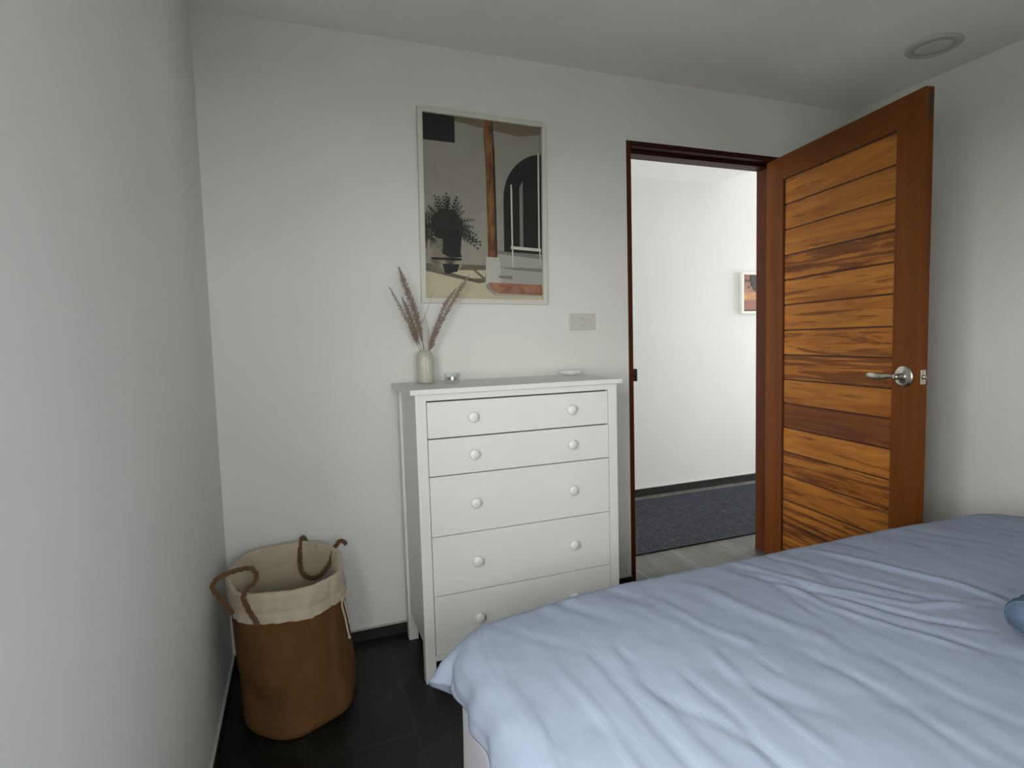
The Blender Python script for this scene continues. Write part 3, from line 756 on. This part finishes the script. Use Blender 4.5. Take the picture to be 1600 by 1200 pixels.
# drawstring bow
def P3(a, z, k): return Vector(bag_pt(a, z, k))
kn = P3(5.66, 0.412, 0.018)
bm = bmesh.new()
tube(bm, smooth_path([kn, kn+Vector((-.004,-.006,-.03)), kn+Vector((.004,-.008,-.07)), kn+Vector((.010,-.006,-.115)), kn+Vector((.016,-.006,-.152))], 8), 0.0032, 8)
tube(bm, smooth_path([kn, kn+Vector((.006,-.004,-.02)), kn+Vector((.012,-.005,-.055)), kn+Vector((.020,-.004,-.098))], 8), 0.0028, 8)
for sgn in (1, -1):
    tube(bm, smooth_path([kn, kn+Vector((.012*sgn,-.010,.012)), kn+Vector((.024*sgn,-.006,.018)), kn+Vector((.022*sgn,.0,.006)), kn+Vector((.004*sgn,-.004,-.002))], 8), 0.0028, 8)
for e_, rr in ((kn+Vector((.016,-.006,-.152)), .0055), (kn+Vector((.020,-.004,-.098)), .005), (kn, .006)):
    bmesh.ops.create_uvsphere(bm, u_segments=12, v_segments=8, radius=rr, matrix=Matrix.Translation(e_))
obj('drawstring', bm, M_linen, bsk, smooth=True)
# rope handles
def rope(pts, rad=0.0085):
    bm = bmesh.new(); P = smooth_path(pts, 16)
    L_ = 0; S = [0]
    for i in range(1, len(P)): L_ += (P[i]-P[i-1]).length; S.append(L_)
    tube(bm, P, rad, 18, sect=lambda a, i: 1+0.16*math.cos(3*(a-S[i]*95)))
    return bm
B0 = Vector((LBX, LBY, 0))
def rel(l): return [Vector(p)-B0 for p in l]
obj('handle', rope(rel([(0.071,-0.505,0.440),(0.040,-0.500,0.494),(0.017,-0.500,0.535),(0.028,-0.490,0.557),(0.063,-0.480,0.569),(0.107,-0.470,0.573),(0.134,-0.470,0.568),(0.147,-0.480,0.545),(0.138,-0.495,0.528),(0.118,-0.520,0.520),(0.110,-0.549,0.505),(0.124,-0.560,0.466),(0.148,-0.567,0.417)]), 0.0078), M_rope, bsk, smooth=True)
obj('handle', rope(rel([(0.316,-0.072,0.489),(0.296,-0.084,0.528),(0.284,-0.112,0.492),(0.281,-0.145,0.441),(0.289,-0.175,0.412),(0.316,-0.200,0.399),(0.350,-0.220,0.409),(0.388,-0.230,0.453),(0.404,-0.233,0.497),(0.420,-0.228,0.527),(0.440,-0.218,0.536),(0.457,-0.208,0.518)]), 0.0085), M_rope, bsk, smooth=True)

# ------------------------------------------------------------ bed
BX0, BX1, BYF, BYH, BT = 0.660, 2.86, -1.130, -3.22, 0.558
bed = thing('bed', 'wide low bed with a pale lilac side skirt under the grey-blue cover', 'bed', ((BX0+BX1)/2, (BYF+BYH)/2, 0))
def rrect(x0, x1, y0, y1, rad, n=10):
    pts = []
    for (cx_, cy_, a0) in ((x1-rad, y1-rad, 0), (x0+rad, y1-rad, PI/2), (x0+rad, y0+rad, PI), (x1-rad, y0+rad, 1.5*PI)):
        for k in range(n+1): a = a0+PI/2*k/n; pts.append((cx_+rad*math.cos(a), cy_+rad*math.sin(a)))
    return pts
hw, hl = (BX1-BX0)/2, (BYF-BYH)/2
def slab(x0, x1, y0, y1, z0, z1, rad, er=0.03, wob=0.0):
    bm = bmesh.new(); rings = []
    lv = [(z0, er), (z0+er*.3, er*.3), (z0+er, 0)]+[(z0+er+(z1-z0-2*er)*i/10, 0) for i in range(1, 10)]+[(z1-er, 0), (z1-er*.3, er*.3), (z1, er)]
    base = rrect(x0, x1, y0, y1, rad, 12)
    # resample densely
    dense = []
    for i in range(len(base)):
        a, b = Vector(base[i]), Vector(base[(i+1) % len(base)]); n_ = max(1, int((b-a).length/0.03))
        for k in range(n_): dense.append(a.lerp(b, k/n_))
    cx_, cy_ = (x0+x1)/2, (y0+y1)/2
    for z, inset in lv:
        ring = []
        for q in dense:
            d = Vector((q.x-cx_, q.y-cy_)); sx = 1-inset/((x1-x0)/2); sy = 1-inset/((y1-y0)/2)
            wv = wob*noise.noise(Vector((q.x*5, q.y*5, z*1.5)))*2
            dn = d.normalized()
            ring.append(bm.verts.new((cx_+d.x*sx+dn.x*wv, cy_+d.y*sy+dn.y*wv, z)))
        rings.append(ring)
    n_ = len(dense)
    for k in range(len(rings)-1):
        for i in range(n_): bm.faces.new((rings[k][i], rings[k][(i+1)%n_], rings[k+1][(i+1)%n_], rings[k+1][i]))
    bm.faces.new(rings[0]); bm.faces.new(rings[-1]); return bm
obj('mattress', slab(-hw, hw, -hl, hl, 0.32, BT, 0.10, 0.05), M_valance, bed, smooth=True)
obj('bed_skirt', slab(-hw-0.006, hw+0.006, -hl-0.006, hl+0.006, 0.012, 0.40, 0.07, 0.012, 0.006), M_valance, bed, smooth=True)
# the duvet: top patch and a skirt all round, built as one cloth grid
R = 0.085
ix0, ix1, iy1, iy0 = BX0+0.055, BX1-0.055, BYF-0.055, BYH-0.02
ZT = 0.610
CREASES = [
 ([(1.818,-1.177),(1.900,-1.425),(1.952,-1.563),(1.951,-1.708)], 0.022, 0.011),
 ([(1.489,-1.236),(1.611,-1.511),(1.674,-1.646),(1.770,-1.752)], 0.014, -0.009),
 ([(1.529,-1.137),(1.615,-1.432),(1.729,-1.594),(1.941,-1.659)], 0.016, 0.008),
 ([(1.660,-1.18),(1.730,-1.43),(1.80,-1.57),(1.90,-1.68)], 0.016, -0.006),
 ([(1.539,-1.308),(1.533,-1.521),(1.590,-1.673),(1.635,-1.779)], 0.014, 0.006),
 ([(0.895,-1.413),(0.889,-1.643),(0.884,-1.800),(0.88,-1.95)], 0.010, -0.006),
 ([(0.93,-1.40),(0.925,-1.643),(0.92,-1.900)], 0.018, 0.004),
 ([(0.962,-1.421),(0.954,-1.481),(0.962,-1.532)], 0.009, -0.005),
 ([(1.021,-1.563),(1.029,-1.742),(0.998,-1.900)], 0.012, -0.005),
 ([(1.485,-1.447),(1.470,-1.529)], 0.010, -0.005),
 ([(1.131,-1.530),(1.108,-1.673),(1.104,-1.90)], 0.016, 0.005),
 ([(1.197,-1.614),(1.196,-1.700)], 0.010, -0.004),
 ([(1.163,-1.228),(1.186,-1.463),(1.240,-1.606)], 0.020, 0.004),
 ([(0.805,-1.416),(0.816,-1.612),(0.797,-1.900)], 0.012, 0.005),
 ([(1.32,-1.25),(1.34,-1.45),(1.40,-1.66)], 0.030, 0.005),
 ([(1.30,-1.60),(1.33,-1.80),(1.30,-2.0)], 0.018, -0.004),
 ([(1.74,-1.86),(1.55,-1.95),(1.40,-2.1)], 0.020, 0.006)]
def crease_h(X, Y):
    hgt = np.zeros_like(X)
    for pts, wd, amp in CREASES:
        best = np.full_like(X, 1e9); ends = np.zeros_like(X)
        segs = len(pts)-1
        for i in range(segs):
            ax, ay = pts[i]; bx_, by_ = pts[i+1]; dx, dy = bx_-ax, by_-ay; L2 = dx*dx+dy*dy
            t = np.clip(((X-ax)*dx+(Y-ay)*dy)/L2, 0, 1)
            d = np.hypot(X-ax-t*dx, Y-ay-t*dy); s = (i+t)/segs
            m_ = d < best; best = np.where(m_, d, best); ends = np.where(m_, s, ends)
        fade = np.minimum(1, np.minimum(ends, 1-ends)*5+0.15)
        q = best/(wd*0.75)
        hgt += amp*fade*(np.exp(-q*q)-0.35*np.exp(-(q/2.2)**2))
    return hgt
st = 0.010
ovr = 1.0   # skirt parameter length in cloth units, rescaled
ns = 34     # samples across the skirt
gx = np.concatenate([ix0-np.linspace(1, 0, ns, endpoint=False)*0.40, np.arange(ix0, ix1, st), ix1+np.linspace(0, 1, ns)*0.40])
gy = np.concatenate([np.arange(iy0, iy1, st), iy1+np.linspace(0, 1, ns)*0.40])
X, Y = np.meshgrid(gx, gy, indexing='ij')
rc = 0.055+(0.17-0.055)*np.clip((X-ix0)/(ix1-ix0), 0, 1)      # rounding of the two foot corners in plan
qx = np.clip(X, ix0+0.055, ix1-0.17); qy = np.minimum(Y, iy1-rc)
ox, oy = X-qx, Y-qy; d = np.hypot(ox, oy)
ux = np.where(d > 1e-9, ox/np.maximum(d, 1e-9), 0); uy = np.where(d > 1e-9, oy/np.maximum(d, 1e-9), 0)
dmax = (rc+0.40)/np.maximum(np.maximum(np.abs(ux), np.abs(uy)), 0.5)
frac = np.clip((d-rc)/(dmax-rc), 0, 1)
phi = np.arctan2(uy, ux)      # direction of the overhang: pi = left side, pi/2 = foot
corner = (np.abs(ox) > 1e-9) & (np.abs(oy) > 1e-9)
left = X < ix0+0.055
# drop of the hem below the start of the hang, by direction
hang = np.full_like(X, 0.115)
cphi = np.where(corner & left, phi, np.where(left, PI, PI/2))
tip = np.exp(-((cphi-2.66)/0.26)**2)*np.where(corner & left, 1, 0)
near = np.where(left, np.clip((cphi-2.62)/0.5, 0, 1), 0)
hang = np.full_like(X, 0.150)
sm = np.clip((cphi-2.05)/0.65, 0, 1); sm = sm*sm*(3-2*sm)
hang = np.where(left, 0.150-0.122*sm, hang)
hang = hang + (0.006*np.sin(Y*9+1)+0.02*np.clip(Y+1.25, -0.6, 0))*(left & ~corner) + 0.010*np.sin(X*5)*(~left)
hang = hang + 0.030*np.exp(-((cphi-2.52)/0.22)**2)*(corner & left)
total = R*PI/2+hang
a = frac*total
hor = np.where(a < R*PI/2, R*np.sin(np.minimum(a/R, PI/2)), R+0.10*(a-R*PI/2))
ver = np.where(a < R*PI/2, R*(1-np.cos(np.minimum(a/R, PI/2))), R+(a-R*PI/2))
hf = np.clip((a-R*0.9)/(total-R*0.9), 0, 1)
hor = hor + 0.070*tip*hf**1.1 - 0.015*np.exp(-((cphi-1.9)/0.22)**2)*hf*np.where(corner & left, 1, 0)
# vertical folds of the skirt
side = np.where(left, 1.0, 0.6)
hor = hor + hf*side*(0.006*np.sin(Y*34+2*np.sin(Y*5))*left + 0.009*np.sin(X*22+1.5*np.sin(X*4))*(~left))
flatd = np.minimum(d, rc)
PX = qx+ux*(flatd+hor*(frac > 0)); PY = qy+uy*(flatd+hor*(frac > 0)); PZ = ZT-ver
# loft of the filling and wrinkles
inx = np.clip((X-ix0)/0.35, 0, 1)*np.clip((ix1-X)/0.35, 0, 1); iny = np.clip((iy1-Y)/0.35, 0, 1)
loft = 0.012*(1-(1-np.minimum(inx, iny))**2)
nz = np.zeros_like(X); nsk = np.zeros_like(X)
for i in range(X.shape[0]):
    for j in range(X.shape[1]):
        x_, y_ = X[i, j], Y[i, j]
        wx = x_+0.05*noise.noise(Vector((x_*3, y_*3, 4)))
        nz[i, j] = 0.007*noise.noise(Vector((wx*2.6, y_*1.5, 0)))+0.0035*noise.noise(Vector((wx*9, y_*2.6, 2)))-0.0042*max(0, 1-abs(noise.noise(Vector((wx*4.5+y_*0.8, y_*1.1, 21)))) *9)*min(1, max(0, 0.6+2*noise.noise(Vector((x_*3, y_*3, 31)))))-0.0026*max(0, 1-abs(noise.noise(Vector((wx*8-y_*1.5, y_*2.4, 41)))) *8)*min(1, max(0, 0.4+2*noise.noise(Vector((x_*4, y_*4, 51)))))+0.0016*noise.noise(Vector((wx*26, y_*7, 5)))+0.0008*noise.noise(Vector((x_*50, y_*40, 8)))
        nsk[i, j] = noise.noise(Vector((x_*14, y_*14, 11)))
ch_ = crease_h(PX, PY)
wgt = np.clip(1-frac*1.2, 0, 1)
sag = np.clip((1.15-PX)/0.50, 0, 1); PZ = PZ - 0.030*sag*sag*(3-2*sag)
PZ = PZ + loft*wgt + nz*np.clip(1-frac*0.6, 0.3, 1) + ch_*wgt
# radiating tension folds at the left edge
PX = PX + ux*0.006*nsk*np.clip(frac, 0, 1); PY = PY + uy*0.006*nsk*np.clip(frac, 0, 1)
rad_f = 0.0055*np.sin(np.arctan2(PY+1.9, PX-1.5)*46+1.7*np.sin(PY*7))*np.exp(-((PX-0.73)/0.10)**2)
PX = PX - rad_f*np.clip(frac*3, 0, 1)*0.8
bm = bmesh.new(); V = [[bm.verts.new((PX[i, j], PY[i, j], PZ[i, j])) for j in range(X.shape[1])] for i in range(X.shape[0])]
for i in range(X.shape[0]-1):
    for j in range(X.shape[1]-1):
        bm.faces.new((V[i][j], V[i+1][j], V[i+1][j+1], V[i][j+1]))
dv = obj('duvet', bm, M_duvet, None, smooth=True, keep=True)
so = dv.modifiers.new('thickness', 'SOLIDIFY'); so.thickness = 0.006; so.offset = -1
tag(dv, 'rumpled grey-blue duvet cover spread over the bed with hanging edges', 'duvet')

# blue cushion lying on the duvet
def cushion(name, L, Wd, Hh, m, label, cat, loc, rz):
    t = thing(name, label, cat, loc, rz)
    bm = bmesh.new(); n1, n2 = 56, 40; rings = []
    for i in range(n1+1):
        s = i/n1; x = L*s; e1 = min(1, (min(s, 1-s)*L/0.035)); kx = math.sqrt(max(0.0, 1-(1-e1)**2))*0.22+0.78 if e1 < 1 else 1
        end = 1 if 0 < i < n1 else 0.72
        ring = []
        for k in range(n2):
            a = 2*PI*k/n2; c_, s_ = math.cos(a), math.sin(a); ee = 2.8; q = (abs(c_)**ee+abs(s_)**ee)**(-1/ee)
            wr = 1+0.035*noise.noise(Vector((x*14, c_*1.5, s_*1.5)))+0.02*noise.noise(Vector((x*60, c_*2, s_*2+4)))
            ring.append(bm.verts.new((x, Wd/2*c_*q*kx*end*wr, Hh/2+Hh/2*s_*q*kx*end*(wr if s_ > 0 else 1))))
        rings.append(ring)
    for i in range(n1):
        for k in range(n2): bm.faces.new((rings[i][k], rings[i][(k+1)%n2], rings[i+1][(k+1)%n2], rings[i+1][k]))
    bm.faces.new(rings[0]); bm.faces.new(rings[-1]); obj('cover', bm, m, t, smooth=True)
    bm = bmesh.new()
    for x in (0.012,):
        P = []
        for k in range(41):
            a = 2*PI*k/40; c_, s_ = math.cos(a), math.sin(a); q = (abs(c_)**2.8+abs(s_)**2.8)**(-1/2.8)
            P.append(Vector((x, Wd/2*c_*q*0.955, Hh/2+Hh/2*s_*q*0.955)))
        tube(bm, P, 0.0035, 8)
    obj('piping', bm, m, t, smooth=True)
    return t
cushion('cushion', 0.46, 0.31, 0.098, M_blue, 'blue chambray cushion lying on the grey-blue duvet at the right', 'cushion', (1.745, -1.925, 0.632), math.radians(3))
